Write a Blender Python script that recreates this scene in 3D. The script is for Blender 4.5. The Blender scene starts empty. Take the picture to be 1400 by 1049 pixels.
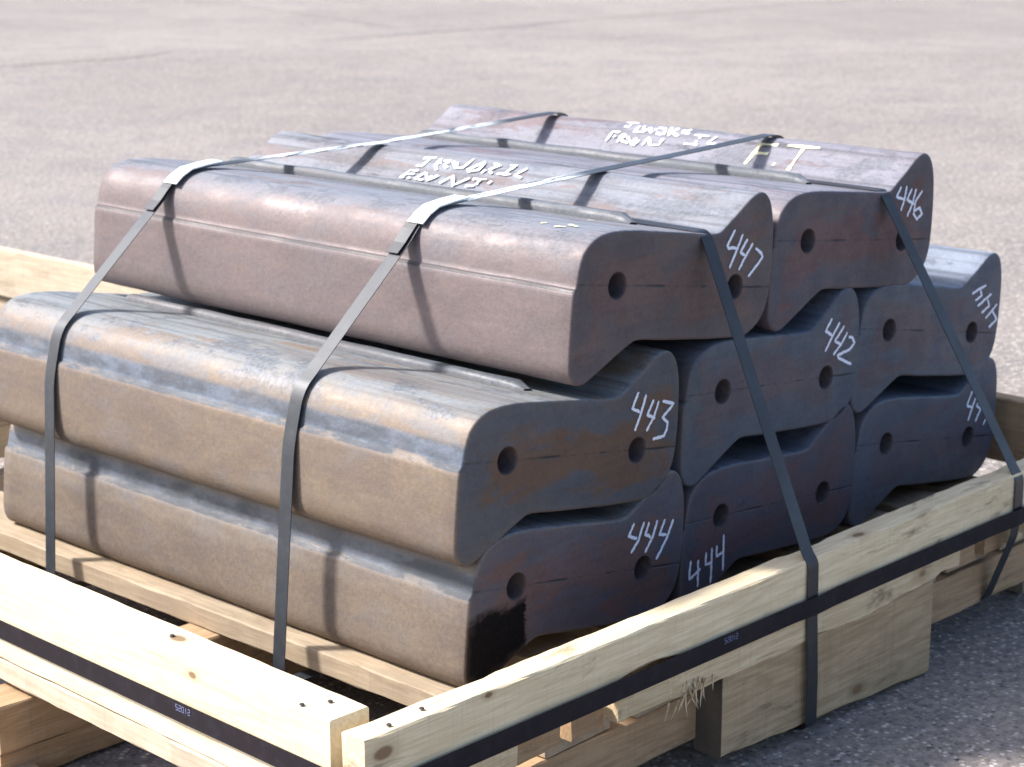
import bpy, bmesh, math, random, json
from mathutils import Vector, Matrix, Quaternion, noise
from mathutils.geometry import delaunay_2d_cdt
R = math.radians
random.seed(7)
sc = bpy.context.scene
col = sc.collection
# ------------------------------------------------------------------ camera, sky, sun, exposure
cam = bpy.data.cameras.new('camera'); co = bpy.data.objects.new('camera', cam); col.objects.link(co)
co.matrix_world = Matrix(((0.69278, 0.17756, -0.69895, -2.20959), (-0.72115, 0.17058, -0.67145, -2.13327), (0.0, 0.96921, 0.24622, 0.90660), (0, 0, 0, 1)))
cam.sensor_width = 36; cam.lens = 70.08; cam.clip_start = .05; cam.clip_end = 900
cam.dof.use_dof = True; cam.dof.focus_distance = 3.0; cam.dof.aperture_fstop = 8
sc.camera = co
SUND = Vector((.65, -.74, -.97)).normalized()          # the way the light travels
w = bpy.data.worlds.new('World'); sc.world = w; w.use_nodes = True
wn = w.node_tree; bg = wn.nodes['Background']; bg.inputs[1].default_value = .15
sky = wn.nodes.new('ShaderNodeTexSky'); sky.sky_type = 'NISHITA'; sky.sun_disc = False
sky.sun_elevation = math.asin(-SUND.z); sky.sun_rotation = math.atan2(-SUND.x, -SUND.y)
sky.dust_density = 2.5; sky.air_density = .75; sky.ozone_density = .9
wn.links.new(sky.outputs[0], bg.inputs[0])
sl = bpy.data.lights.new('sun', 'SUN'); sl.energy = 3.9; sl.angle = R(6.5); sl.color = (1, .975, .955)
so = bpy.data.objects.new('sun', sl); col.objects.link(so); so.rotation_euler = SUND.to_track_quat('-Z', 'Y').to_euler()
sc.view_settings.view_transform = 'Standard'; sc.view_settings.look = 'None'
sc.view_settings.gamma = 1; sc.view_settings.exposure = 1.16; sc.view_settings.use_curve_mapping = False
ZG = -.560                                              # ground level
OUT=[[-0.1225,-0.118],[-0.1185,-0.06],[-0.1125,-0.004],[-0.1105,0.005],[-0.1045,0.01],[-0.101,0.026],[-0.0955,0.046],[-0.085,0.066],[-0.066,0.082],[-0.04,0.091],[-0.005,0.093],[0.04,0.089],[0.11,0.078],[0.2,0.063],[0.25,0.0545],[0.277,0.052],[0.286,0.0525],[0.294,0.056],[0.318,0.069],[0.345,0.0835],[0.375,0.101],[0.392,0.108],[0.408,0.11],[0.424,0.105],[0.436,0.092],[0.443,0.075],[0.448,0.045],[0.448,0.0],[0.444,-0.05],[0.437,-0.088],[0.424,-0.115],[0.404,-0.134],[0.378,-0.146],[0.352,-0.149],[0.27,-0.139],[0.2,-0.128],[0.12,-0.115],[0.08,-0.1075],[0.058,-0.1045],[0.049,-0.1045],[0.04,-0.107],[0.006,-0.12],[-0.03,-0.135],[-0.069,-0.151],[-0.085,-0.156],[-0.1,-0.155],[-0.112,-0.148],[-0.119,-0.136]]
POSE={"447": [0.2718, 0.2443, 0.248], "446": [0.8304, 0.2462, 2.122], "443": [0.0005, -0.0016, -0.003], "444": [0.0221, -0.2212, -0.402], "442": [0.5758, 0.0034, 3.116], "D2": [0.5805, -0.2341, 3.644], "C3": [1.1305, 0.0255, -1.151], "D3": [1.1391, -0.2133, -0.273]}
NUM={"447":[[[0.3275,0.0516],[0.3043,0.0259],[0.3082,0.0208],[0.3327,0.0179]],[[0.3506,0.0406],[0.3311,0.0107],[0.3125,-0.0162]],[[0.3653,0.03],[0.3444,0.0089],[0.3581,0.0001]],[[0.3821,0.0197],[0.3582,-0.0034],[0.3401,-0.0237]],[[0.3902,0.0099],[0.4082,-0.0024],[0.4125,-0.01],[0.3975,-0.0218],[0.3694,-0.0396]]],"442":[[[0.3498,0.0609],[0.3276,0.0408],[0.3503,0.027]],[[0.3759,0.0477],[0.3503,0.0245],[0.3261,-0.0001]],[[0.3913,0.0368],[0.3591,0.0137],[0.381,0.0024]],[[0.4025,0.0216],[0.381,0.0024],[0.3542,-0.0129]],[[0.4071,0.0117],[0.4204,0.0062],[0.4273,-0.0056],[0.412,-0.0149],[0.3683,-0.0175],[0.3728,-0.0236],[0.4171,-0.0467]]],"D2":[[[-0.0941,-0.0577],[-0.0997,-0.0922],[-0.0781,-0.087],[-0.0648,-0.0828]],[[-0.0718,-0.0632],[-0.0738,-0.1033],[-0.0751,-0.1153]],[[-0.0481,-0.0561],[-0.0505,-0.0801],[-0.0306,-0.0817]],[[-0.0299,-0.0527],[-0.035,-0.1089],[-0.0372,-0.1206]],[[-0.0156,-0.0529],[-0.017,-0.0749],[0.0062,-0.0712]],[[0.0059,-0.038],[0.0016,-0.1085]]],"C3":[[[0.3774,0.0428],[0.3486,0.0386],[0.3205,0.0315]],[[0.3535,0.0368],[0.3613,0.0224],[0.3354,0.015]],[[0.4029,0.0206],[0.3779,0.013],[0.3465,0.0014]],[[0.3875,0.0117],[0.3968,-0.0042],[0.3652,-0.0157]],[[0.4304,-0.0051],[0.4103,-0.0159],[0.3838,-0.0305]],[[0.4105,-0.0171],[0.4327,-0.0387],[0.401,-0.0526]]],"D3":[[[0.3382,0.0494],[0.3196,0.0236],[0.3223,0.0177],[0.3448,0.0101]],[[0.357,0.0383],[0.3406,0.0109],[0.3251,-0.0155]],[[0.3692,0.0229],[0.3592,0.0106],[0.3769,0.0017]],[[0.3824,0.0084],[0.3753,-0.0023],[0.3569,-0.0229]],[[0.4078,-0.0196],[0.3922,-0.0387]]],"443":[[[0.3316,0.0508],[0.3151,0.025],[0.3359,0.0142]],[[0.3524,0.0424],[0.3393,0.0135],[0.3229,-0.0168]],[[0.3735,0.0293],[0.3568,0.0056],[0.378,-0.0055]],[[0.3876,0.0243],[0.3744,-0.0025],[0.3541,-0.0232]],[[0.3982,0.0223],[0.4304,0.0115],[0.3991,-0.0074],[0.4136,-0.0195],[0.4105,-0.0326],[0.4037,-0.0426],[0.372,-0.0415]]],"444":[[[0.3035,0.0373],[0.2887,0.0168],[0.3121,0.007]],[[0.3307,0.0334],[0.3161,0.0035],[0.2958,-0.0157]],[[0.3448,0.0301],[0.3354,0.0091],[0.3513,0.0001]],[[0.3685,0.0281],[0.3553,-0.0008],[0.3349,-0.0243]],[[0.39,0.0247],[0.375,-0.0004],[0.3952,-0.0052]],[[0.4143,0.019],[0.3954,-0.0131],[0.3663,-0.0451]]],"446":[[[0.3209,0.0553],[0.304,0.0369],[0.3326,0.0283]],[[0.3416,0.0536],[0.3327,0.0269],[0.3209,0.0063]],[[0.3602,0.0452],[0.3431,0.0253],[0.3698,0.0127]],[[0.3759,0.0428],[0.3644,0.0164],[0.3449,-0.0088]],[[0.4,0.035],[0.3747,0.0176],[0.3683,-0.0069],[0.3821,-0.0205],[0.4001,-0.012],[0.3914,0.0022],[0.3706,-0.0016]]]}
WRI={"447a":[[[0.3686,0.8239,0.0986,-0.504,0.864],[0.3705,0.8135,0.0998,-0.504,0.864],[0.3724,0.8033,0.1009,-0.504,0.864],[0.3743,0.7932,0.102,-0.504,0.864]],[[0.3711,0.8052,0.1001,-0.504,0.864],[0.363,0.8064,0.0954,-0.504,0.864],[0.3551,0.8076,0.0908,-0.504,0.864],[0.3472,0.8088,0.0862,-0.504,0.864],[0.347,0.8138,0.0861,-0.504,0.864],[0.3469,0.8187,0.086,-0.504,0.864],[0.3467,0.8236,0.0859,-0.504,0.864]],[[0.3733,0.7772,0.1014,-0.504,0.864],[0.367,0.7771,0.0977,-0.504,0.864],[0.3608,0.7771,0.0941,-0.504,0.864],[0.3547,0.777,0.0905,-0.504,0.864],[0.3502,0.7716,0.0879,-0.504,0.864],[0.3458,0.7663,0.0854,-0.504,0.864],[0.3413,0.7609,0.0829,-0.473,0.881]],[[0.3547,0.777,0.0905,-0.504,0.864],[0.3573,0.7734,0.0921,-0.504,0.864],[0.3598,0.77,0.0935,-0.504,0.864],[0.3623,0.7665,0.095,-0.504,0.864]],[[0.3685,0.7665,0.0986,-0.504,0.864],[0.3689,0.7598,0.0988,-0.504,0.864],[0.3693,0.7533,0.0991,-0.504,0.864],[0.3697,0.7468,0.0993,-0.504,0.864],[0.3656,0.7499,0.0969,-0.504,0.864],[0.3616,0.7529,0.0946,-0.504,0.864],[0.3576,0.7559,0.0922,-0.504,0.864],[0.3552,0.7505,0.0908,-0.504,0.864],[0.3528,0.7453,0.0895,-0.504,0.864],[0.3505,0.7401,0.0881,-0.504,0.864]],[[0.369,0.7402,0.0989,-0.504,0.864],[0.3643,0.7326,0.0961,-0.504,0.864],[0.3597,0.7253,0.0935,-0.504,0.864],[0.3551,0.718,0.0908,-0.504,0.864]],[[0.3677,0.7271,0.0981,-0.504,0.864],[0.363,0.7236,0.0954,-0.504,0.864],[0.3584,0.7201,0.0927,-0.504,0.864],[0.3538,0.7167,0.09,-0.504,0.864],[0.3545,0.7114,0.0904,-0.504,0.864],[0.3552,0.7062,0.0909,-0.504,0.864],[0.3559,0.7011,0.0913,-0.504,0.864],[0.3651,0.6989,0.0966,-0.504,0.864],[0.374,0.6968,0.1018,-0.504,0.864],[0.3855,0.6969,0.1066,-0.381,0.925]],[[0.3817,0.6614,0.1051,-0.381,0.925],[0.3706,0.6678,0.0998,-0.504,0.864],[0.3615,0.6754,0.0945,-0.504,0.864],[0.3524,0.6831,0.0892,-0.504,0.864],[0.3512,0.68,0.0885,-0.504,0.864],[0.3501,0.6771,0.0879,-0.504,0.864],[0.349,0.6741,0.0872,-0.504,0.864],[0.3514,0.6685,0.0886,-0.504,0.864],[0.3537,0.663,0.0899,-0.504,0.864],[0.3559,0.6575,0.0913,-0.504,0.864],[0.3632,0.6574,0.0955,-0.504,0.864],[0.3702,0.6574,0.0996,-0.504,0.864],[0.3782,0.6581,0.1036,-0.381,0.925]],[[0.349,0.6423,0.0872,-0.504,0.864],[0.3586,0.6396,0.0928,-0.504,0.864],[0.368,0.637,0.0983,-0.504,0.864],[0.3784,0.6352,0.1037,-0.381,0.925],[0.3769,0.628,0.1031,-0.381,0.925],[0.3755,0.6211,0.1025,-0.381,0.925],[0.3741,0.6142,0.1019,-0.504,0.864],[0.3691,0.6203,0.099,-0.504,0.864],[0.3643,0.6262,0.0962,-0.504,0.864],[0.3595,0.6321,0.0933,-0.504,0.864],[0.3567,0.6265,0.0917,-0.504,0.864],[0.3539,0.6211,0.0901,-0.504,0.864],[0.3512,0.6158,0.0885,-0.504,0.864]],[[0.3803,0.5915,0.1045,-0.381,0.925],[0.3799,0.5825,0.1043,-0.381,0.925],[0.3795,0.5738,0.1042,-0.381,0.925],[0.3792,0.5651,0.104,-0.381,0.925]],[[0.3791,0.5763,0.104,-0.381,0.925],[0.3709,0.5785,0.1,-0.504,0.864],[0.364,0.5815,0.096,-0.504,0.864],[0.3572,0.5844,0.092,-0.504,0.864]],[[0.353,0.6032,0.0896,-0.504,0.864],[0.3537,0.5913,0.0899,-0.504,0.864],[0.3543,0.5798,0.0903,-0.504,0.864],[0.3549,0.5684,0.0907,-0.504,0.864]],[[0.3754,0.5422,0.1025,-0.381,0.925],[0.3683,0.5472,0.0985,-0.504,0.864],[0.3617,0.5522,0.0946,-0.504,0.864],[0.355,0.5572,0.0907,-0.504,0.864],[0.3531,0.5498,0.0896,-0.504,0.864],[0.3512,0.5425,0.0885,-0.504,0.864],[0.3493,0.5353,0.0874,-0.504,0.864]],[[0.3317,0.8025,0.0777,-0.473,0.881],[0.3311,0.8102,0.0774,-0.473,0.881],[0.3306,0.8177,0.0771,-0.473,0.881],[0.33,0.8251,0.0768,-0.473,0.881],[0.3224,0.8268,0.0727,-0.473,0.881],[0.315,0.8285,0.0687,-0.476,0.879],[0.3077,0.8302,0.0648,-0.476,0.879],[0.308,0.8211,0.0649,-0.476,0.879],[0.3082,0.8123,0.0651,-0.476,0.879],[0.3085,0.8036,0.0652,-0.476,0.879]],[[0.3164,0.8268,0.0695,-0.476,0.879],[0.3182,0.8192,0.0704,-0.473,0.881],[0.3198,0.8118,0.0713,-0.473,0.881],[0.3215,0.8045,0.0722,-0.473,0.881]],[[0.3302,0.7799,0.0769,-0.473,0.881],[0.323,0.783,0.073,-0.473,0.881],[0.316,0.786,0.0693,-0.476,0.879],[0.309,0.789,0.0655,-0.476,0.879],[0.3086,0.7814,0.0652,-0.476,0.879],[0.3081,0.774,0.065,-0.476,0.879],[0.3076,0.7666,0.0647,-0.476,0.879]],[[0.3273,0.7771,0.0754,-0.473,0.881],[0.3212,0.769,0.0721,-0.473,0.881],[0.3154,0.7613,0.069,-0.476,0.879],[0.3096,0.7536,0.0658,-0.476,0.879],[0.3148,0.7486,0.0686,-0.476,0.879],[0.3198,0.7437,0.0713,-0.473,0.881],[0.3249,0.7389,0.0741,-0.473,0.881],[0.3227,0.7458,0.0729,-0.473,0.881],[0.3206,0.7526,0.0718,-0.473,0.881],[0.3185,0.7594,0.0706,-0.473,0.881]],[[0.3055,0.717,0.0636,-0.476,0.879],[0.314,0.7122,0.0682,-0.476,0.879],[0.3222,0.7075,0.0726,-0.473,0.881],[0.3304,0.7029,0.077,-0.473,0.881],[0.3217,0.6946,0.0724,-0.473,0.881],[0.3134,0.6865,0.0679,-0.476,0.879],[0.3051,0.6785,0.0634,-0.476,0.879],[0.3139,0.6711,0.0681,-0.476,0.879],[0.3224,0.664,0.0727,-0.473,0.881],[0.331,0.6569,0.0773,-0.473,0.881]],[[0.3293,0.6467,0.0764,-0.473,0.881],[0.3305,0.6351,0.0771,-0.473,0.881],[0.3317,0.624,0.0777,-0.473,0.881],[0.3329,0.6129,0.0784,-0.473,0.881]],[[0.3306,0.6278,0.0771,-0.473,0.881],[0.3253,0.6267,0.0743,-0.473,0.881],[0.3202,0.6257,0.0715,-0.473,0.881],[0.3151,0.6246,0.0688,-0.476,0.879]],[[0.3084,0.647,0.0652,-0.476,0.879],[0.3096,0.6363,0.0658,-0.476,0.879],[0.3106,0.626,0.0664,-0.476,0.879],[0.3117,0.6157,0.067,-0.476,0.879]],[[0.3306,0.5965,0.0771,-0.473,0.881],[0.3262,0.5972,0.0748,-0.473,0.881],[0.3219,0.5979,0.0724,-0.473,0.881],[0.3176,0.5985,0.0701,-0.473,0.881]]],"447b":[[[-0.0286,0.1465,0.0929,-0.057,0.998],[-0.0267,0.1433,0.093,-0.057,0.998],[-0.0248,0.1403,0.0931,-0.057,0.998],[-0.0229,0.1373,0.0932,-0.057,0.998]],[[-0.0344,0.1095,0.0925,-0.057,0.998],[-0.0326,0.1027,0.0926,-0.057,0.998],[-0.0308,0.0961,0.0927,-0.057,0.998],[-0.0291,0.0895,0.0928,-0.057,0.998]],[[-0.0124,0.097,0.0938,-0.057,0.998],[-0.0145,0.0887,0.0937,-0.057,0.998],[-0.0166,0.0806,0.0935,-0.057,0.998],[-0.0186,0.0725,0.0934,-0.057,0.998]],[[0.106,0.156,0.0799,0.155,0.988],[0.1072,0.1522,0.0796,0.155,0.988],[0.1085,0.1485,0.0795,0.155,0.988],[0.1097,0.1448,0.0793,0.155,0.988]]],"446a":[[[0.4001,0.7649,0.1102,-0.124,0.992],[0.4007,0.753,0.1103,-0.124,0.992],[0.4013,0.7416,0.1104,-0.124,0.992],[0.4019,0.7302,0.1105,-0.124,0.992]],[[0.4055,0.7481,0.1109,-0.124,0.992],[0.3941,0.744,0.1095,-0.124,0.992],[0.3869,0.7434,0.1072,-0.381,0.925],[0.3811,0.7436,0.1048,-0.381,0.925],[0.3809,0.7496,0.1047,-0.381,0.925],[0.3808,0.7555,0.1047,-0.381,0.925],[0.3806,0.7613,0.1046,-0.381,0.925]],[[0.3895,0.7174,0.1083,-0.381,0.925],[0.3808,0.7164,0.1047,-0.381,0.925],[0.3727,0.7159,0.101,-0.504,0.864],[0.3661,0.7166,0.0972,-0.504,0.864],[0.3669,0.7101,0.0977,-0.504,0.864],[0.3676,0.7038,0.0981,-0.504,0.864],[0.3684,0.6975,0.0985,-0.504,0.864]],[[0.3892,0.7052,0.1081,-0.381,0.925],[0.3818,0.7003,0.1051,-0.381,0.925],[0.3747,0.6955,0.1022,-0.381,0.925],[0.369,0.6921,0.0989,-0.504,0.864],[0.3738,0.6889,0.1017,-0.504,0.864],[0.3798,0.6867,0.1043,-0.381,0.925],[0.3858,0.6846,0.1068,-0.381,0.925],[0.3793,0.6794,0.1041,-0.381,0.925],[0.3732,0.6747,0.1013,-0.504,0.864],[0.3683,0.6707,0.0985,-0.504,0.864],[0.373,0.6685,0.1012,-0.504,0.864],[0.3786,0.667,0.1038,-0.381,0.925],[0.3844,0.6658,0.1062,-0.381,0.925]],[[0.3891,0.6636,0.1081,-0.381,0.925],[0.381,0.6592,0.1048,-0.381,0.925],[0.3733,0.6551,0.1014,-0.504,0.864],[0.3672,0.6522,0.0979,-0.504,0.864],[0.368,0.6459,0.0983,-0.504,0.864],[0.3687,0.6397,0.0987,-0.504,0.864],[0.3695,0.6335,0.0992,-0.504,0.864],[0.3748,0.6366,0.1022,-0.381,0.925],[0.3812,0.6407,0.1049,-0.381,0.925],[0.3877,0.6448,0.1075,-0.381,0.925],[0.3882,0.6512,0.1077,-0.381,0.925],[0.3886,0.6574,0.1079,-0.381,0.925],[0.3891,0.6636,0.1081,-0.381,0.925]],[[0.3649,0.6182,0.0965,-0.504,0.864],[0.3732,0.6218,0.1013,-0.504,0.864],[0.3834,0.6268,0.1058,-0.381,0.925],[0.3964,0.6339,0.1098,-0.124,0.992],[0.3957,0.6264,0.1097,-0.124,0.992],[0.3951,0.6192,0.1096,-0.124,0.992],[0.3944,0.612,0.1095,-0.124,0.992],[0.3881,0.6141,0.1077,-0.381,0.925],[0.3834,0.6172,0.1057,-0.381,0.925],[0.3787,0.6202,0.1038,-0.381,0.925],[0.3742,0.6109,0.1019,-0.504,0.864],[0.371,0.6027,0.1,-0.504,0.864],[0.3677,0.5944,0.0981,-0.504,0.864]],[[0.369,0.5839,0.0989,-0.504,0.864],[0.3756,0.5869,0.1025,-0.381,0.925],[0.3833,0.591,0.1057,-0.381,0.925],[0.3911,0.5951,0.1089,-0.381,0.925]],[[0.3963,0.5788,0.1097,-0.124,0.992],[0.3889,0.5811,0.108,-0.381,0.925],[0.3841,0.585,0.1061,-0.381,0.925],[0.3793,0.5889,0.1041,-0.381,0.925],[0.3789,0.5827,0.1039,-0.381,0.925],[0.3784,0.5766,0.1037,-0.381,0.925],[0.378,0.5706,0.1035,-0.381,0.925]],[[0.3762,0.555,0.1028,-0.381,0.925],[0.3762,0.5414,0.1028,-0.381,0.925],[0.3762,0.5283,0.1028,-0.381,0.925],[0.3762,0.5153,0.1028,-0.381,0.925]],[[0.3753,0.5343,0.1024,-0.381,0.925],[0.3673,0.5351,0.0979,-0.504,0.864],[0.3598,0.5359,0.0935,-0.504,0.864],[0.3524,0.5368,0.0892,-0.504,0.864]],[[0.3477,0.5617,0.0865,-0.504,0.864],[0.3482,0.5494,0.0867,-0.504,0.864],[0.3486,0.5375,0.087,-0.504,0.864],[0.349,0.5257,0.0872,-0.504,0.864]],[[0.3771,0.4963,0.1032,-0.381,0.925],[0.3695,0.4993,0.0992,-0.504,0.864],[0.3629,0.5026,0.0953,-0.504,0.864],[0.3562,0.5058,0.0914,-0.504,0.864],[0.3561,0.4981,0.0914,-0.504,0.864],[0.356,0.4906,0.0913,-0.504,0.864],[0.3559,0.4832,0.0912,-0.504,0.864]],[[0.3604,0.751,0.0939,-0.504,0.864],[0.3601,0.758,0.0937,-0.504,0.864],[0.3599,0.7648,0.0936,-0.504,0.864],[0.3596,0.7716,0.0934,-0.504,0.864],[0.3496,0.7706,0.0876,-0.504,0.864],[0.3398,0.7694,0.082,-0.473,0.881],[0.3295,0.768,0.0766,-0.473,0.881]],[[0.347,0.7672,0.086,-0.504,0.864],[0.3472,0.7602,0.0862,-0.504,0.864],[0.3475,0.7535,0.0864,-0.504,0.864],[0.3478,0.7467,0.0865,-0.504,0.864]],[[0.3569,0.7391,0.0918,-0.504,0.864],[0.3481,0.7381,0.0867,-0.504,0.864],[0.3393,0.7368,0.0818,-0.473,0.881],[0.3303,0.7354,0.077,-0.473,0.881]],[[0.3549,0.7284,0.0907,-0.504,0.864],[0.3491,0.7299,0.0873,-0.504,0.864],[0.3436,0.7313,0.0841,-0.473,0.881],[0.3377,0.7324,0.0809,-0.473,0.881],[0.3353,0.7233,0.0797,-0.473,0.881],[0.333,0.7145,0.0784,-0.473,0.881],[0.3307,0.7058,0.0772,-0.473,0.881]],[[0.3493,0.7209,0.0874,-0.504,0.864],[0.3426,0.7113,0.0836,-0.473,0.881],[0.3358,0.7019,0.0799,-0.473,0.881],[0.329,0.6925,0.0763,-0.473,0.881]],[[0.3492,0.694,0.0874,-0.504,0.864],[0.3435,0.6954,0.0841,-0.473,0.881],[0.3377,0.6965,0.0809,-0.473,0.881],[0.3318,0.6977,0.0778,-0.473,0.881],[0.33,0.6932,0.0768,-0.473,0.881],[0.3283,0.6889,0.0759,-0.473,0.881],[0.3266,0.6846,0.075,-0.473,0.881],[0.3325,0.6843,0.0782,-0.473,0.881],[0.3383,0.6841,0.0812,-0.473,0.881],[0.344,0.6838,0.0843,-0.473,0.881]],[[0.3294,0.6632,0.0765,-0.473,0.881],[0.3376,0.6637,0.0809,-0.473,0.881],[0.3454,0.6642,0.0851,-0.504,0.864],[0.3528,0.6643,0.0895,-0.504,0.864],[0.346,0.6569,0.0855,-0.504,0.864],[0.3392,0.6495,0.0818,-0.473,0.881],[0.3323,0.642,0.078,-0.473,0.881],[0.3332,0.6348,0.0785,-0.473,0.881],[0.3341,0.6278,0.079,-0.473,0.881],[0.3351,0.6209,0.0795,-0.473,0.881],[0.3419,0.6223,0.0832,-0.473,0.881],[0.3482,0.6235,0.0868,-0.504,0.864],[0.3544,0.6246,0.0904,-0.504,0.864]]],"446b":[[[0.375,0.3093,0.1023,-0.381,0.925],[0.3757,0.2824,0.1026,-0.381,0.925],[0.3765,0.2564,0.1029,-0.381,0.925],[0.3772,0.2307,0.1032,-0.381,0.925]],[[0.3743,0.2669,0.102,-0.504,0.864],[0.3519,0.2654,0.0889,-0.504,0.864],[0.3295,0.2634,0.0765,-0.473,0.881],[0.3067,0.2611,0.0643,-0.476,0.879]],[[0.3693,0.3731,0.0991,-0.504,0.864],[0.3496,0.3735,0.0876,-0.504,0.864],[0.3298,0.3732,0.0767,-0.473,0.881],[0.3098,0.3728,0.0659,-0.476,0.879]],[[0.3704,0.3775,0.0997,-0.504,0.864],[0.3712,0.3621,0.1002,-0.504,0.864],[0.3719,0.3473,0.1006,-0.504,0.864],[0.3727,0.3326,0.101,-0.504,0.864]],[[0.3446,0.3731,0.0846,-0.504,0.864],[0.3452,0.3614,0.085,-0.504,0.864],[0.3459,0.35,0.0854,-0.504,0.864],[0.3465,0.3387,0.0858,-0.504,0.864]],[[0.3188,0.3082,0.0708,-0.473,0.881],[0.3191,0.306,0.071,-0.473,0.881],[0.3194,0.3039,0.0711,-0.473,0.881],[0.3197,0.3018,0.0713,-0.473,0.881]]]}

# ------------------------------------------------------------------ node helpers
class NT:
    def __init__(s, name):
        s.m = bpy.data.materials.new(name); s.m.use_nodes = True; s.t = s.m.node_tree
        s.b = s.t.nodes['Principled BSDF']; s.tc = s.t.nodes.new('ShaderNodeTexCoord').outputs['Object']
    def set(s, i, v):
        if isinstance(v, bpy.types.NodeSocket): s.t.links.new(v, i)
        elif isinstance(v, (tuple, list)) and len(v) == 3 and i.type == 'RGBA': i.default_value = (*v, 1)
        else: i.default_value = v
    def math(s, op, a, b=0., c=None, clamp=False):
        n = s.t.nodes.new('ShaderNodeMath'); n.operation = op; n.use_clamp = clamp
        s.set(n.inputs[0], a); s.set(n.inputs[1], b)
        if c is not None: s.set(n.inputs[2], c)
        return n.outputs[0]
    def vec(s, scale, src=None, off=(0, 0, 0)):
        n = s.t.nodes.new('ShaderNodeMapping'); s.set(n.inputs[0], src or s.tc)
        n.inputs['Scale'].default_value = scale; n.inputs['Location'].default_value = off; return n.outputs[0]
    def noise(s, scale, vec=None, detail=4, rough=.55, dist=0):
        n = s.t.nodes.new('ShaderNodeTexNoise'); s.set(n.inputs['Vector'], vec or s.tc)
        n.inputs['Scale'].default_value = scale; n.inputs['Detail'].default_value = detail
        n.inputs['Roughness'].default_value = rough; n.inputs['Distortion'].default_value = dist; return n.outputs['Fac']
    def ramp(s, x, a, b, lo=0., hi=1.):                 # smooth step a..b -> lo..hi
        n = s.t.nodes.new('ShaderNodeMapRange'); n.interpolation_type = 'SMOOTHSTEP'
        s.set(n.inputs[0], x)
        for i, v in enumerate((a, b, lo, hi)): s.set(n.inputs[i + 1], v)
        return n.outputs[0]
    def mix(s, f, a, b, mode='MIX'):
        n = s.t.nodes.new('ShaderNodeMix'); n.data_type = 'RGBA'; n.blend_type = mode
        s.set(n.inputs[0], f); s.set(n.inputs[6], a); s.set(n.inputs[7], b); return n.outputs[2]
    def xyz(s, v=None):
        n = s.t.nodes.new('ShaderNodeSeparateXYZ'); s.set(n.inputs[0], v or s.tc); return n.outputs
    def attr(s, name):
        n = s.t.nodes.new('ShaderNodeAttribute'); n.attribute_name = name; return n.outputs['Fac']
    def bump(s, h, strength=.3, dist=.002):
        n = s.t.nodes.new('ShaderNodeBump'); s.set(n.inputs['Height'], h); n.inputs['Strength'].default_value = strength
        n.inputs['Distance'].default_value = dist; s.t.links.new(n.outputs[0], s.b.inputs['Normal'])
    def rnd(s):
        n = s.t.nodes.new('ShaderNodeObjectInfo'); return n.outputs['Random']
    def out(s, color, rough=.6, metal=0., spec=.5):
        s.set(s.b.inputs['Base Color'], color); s.set(s.b.inputs['Roughness'], rough)
        s.set(s.b.inputs['Metallic'], metal); s.set(s.b.inputs['Specular IOR Level'], spec); return s.m

def flat(name, c, rough=.6, spec=.5, metal=0., var=.15, scale=60):
    n = NT(name); v = n.noise(scale)
    dark = tuple(x * (1 - var) for x in c); light = tuple(min(1, x * (1 + var)) for x in c)
    n.bump(v, .15, .001)
    return n.out(n.mix(v, dark, light), rough, metal, spec)

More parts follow.
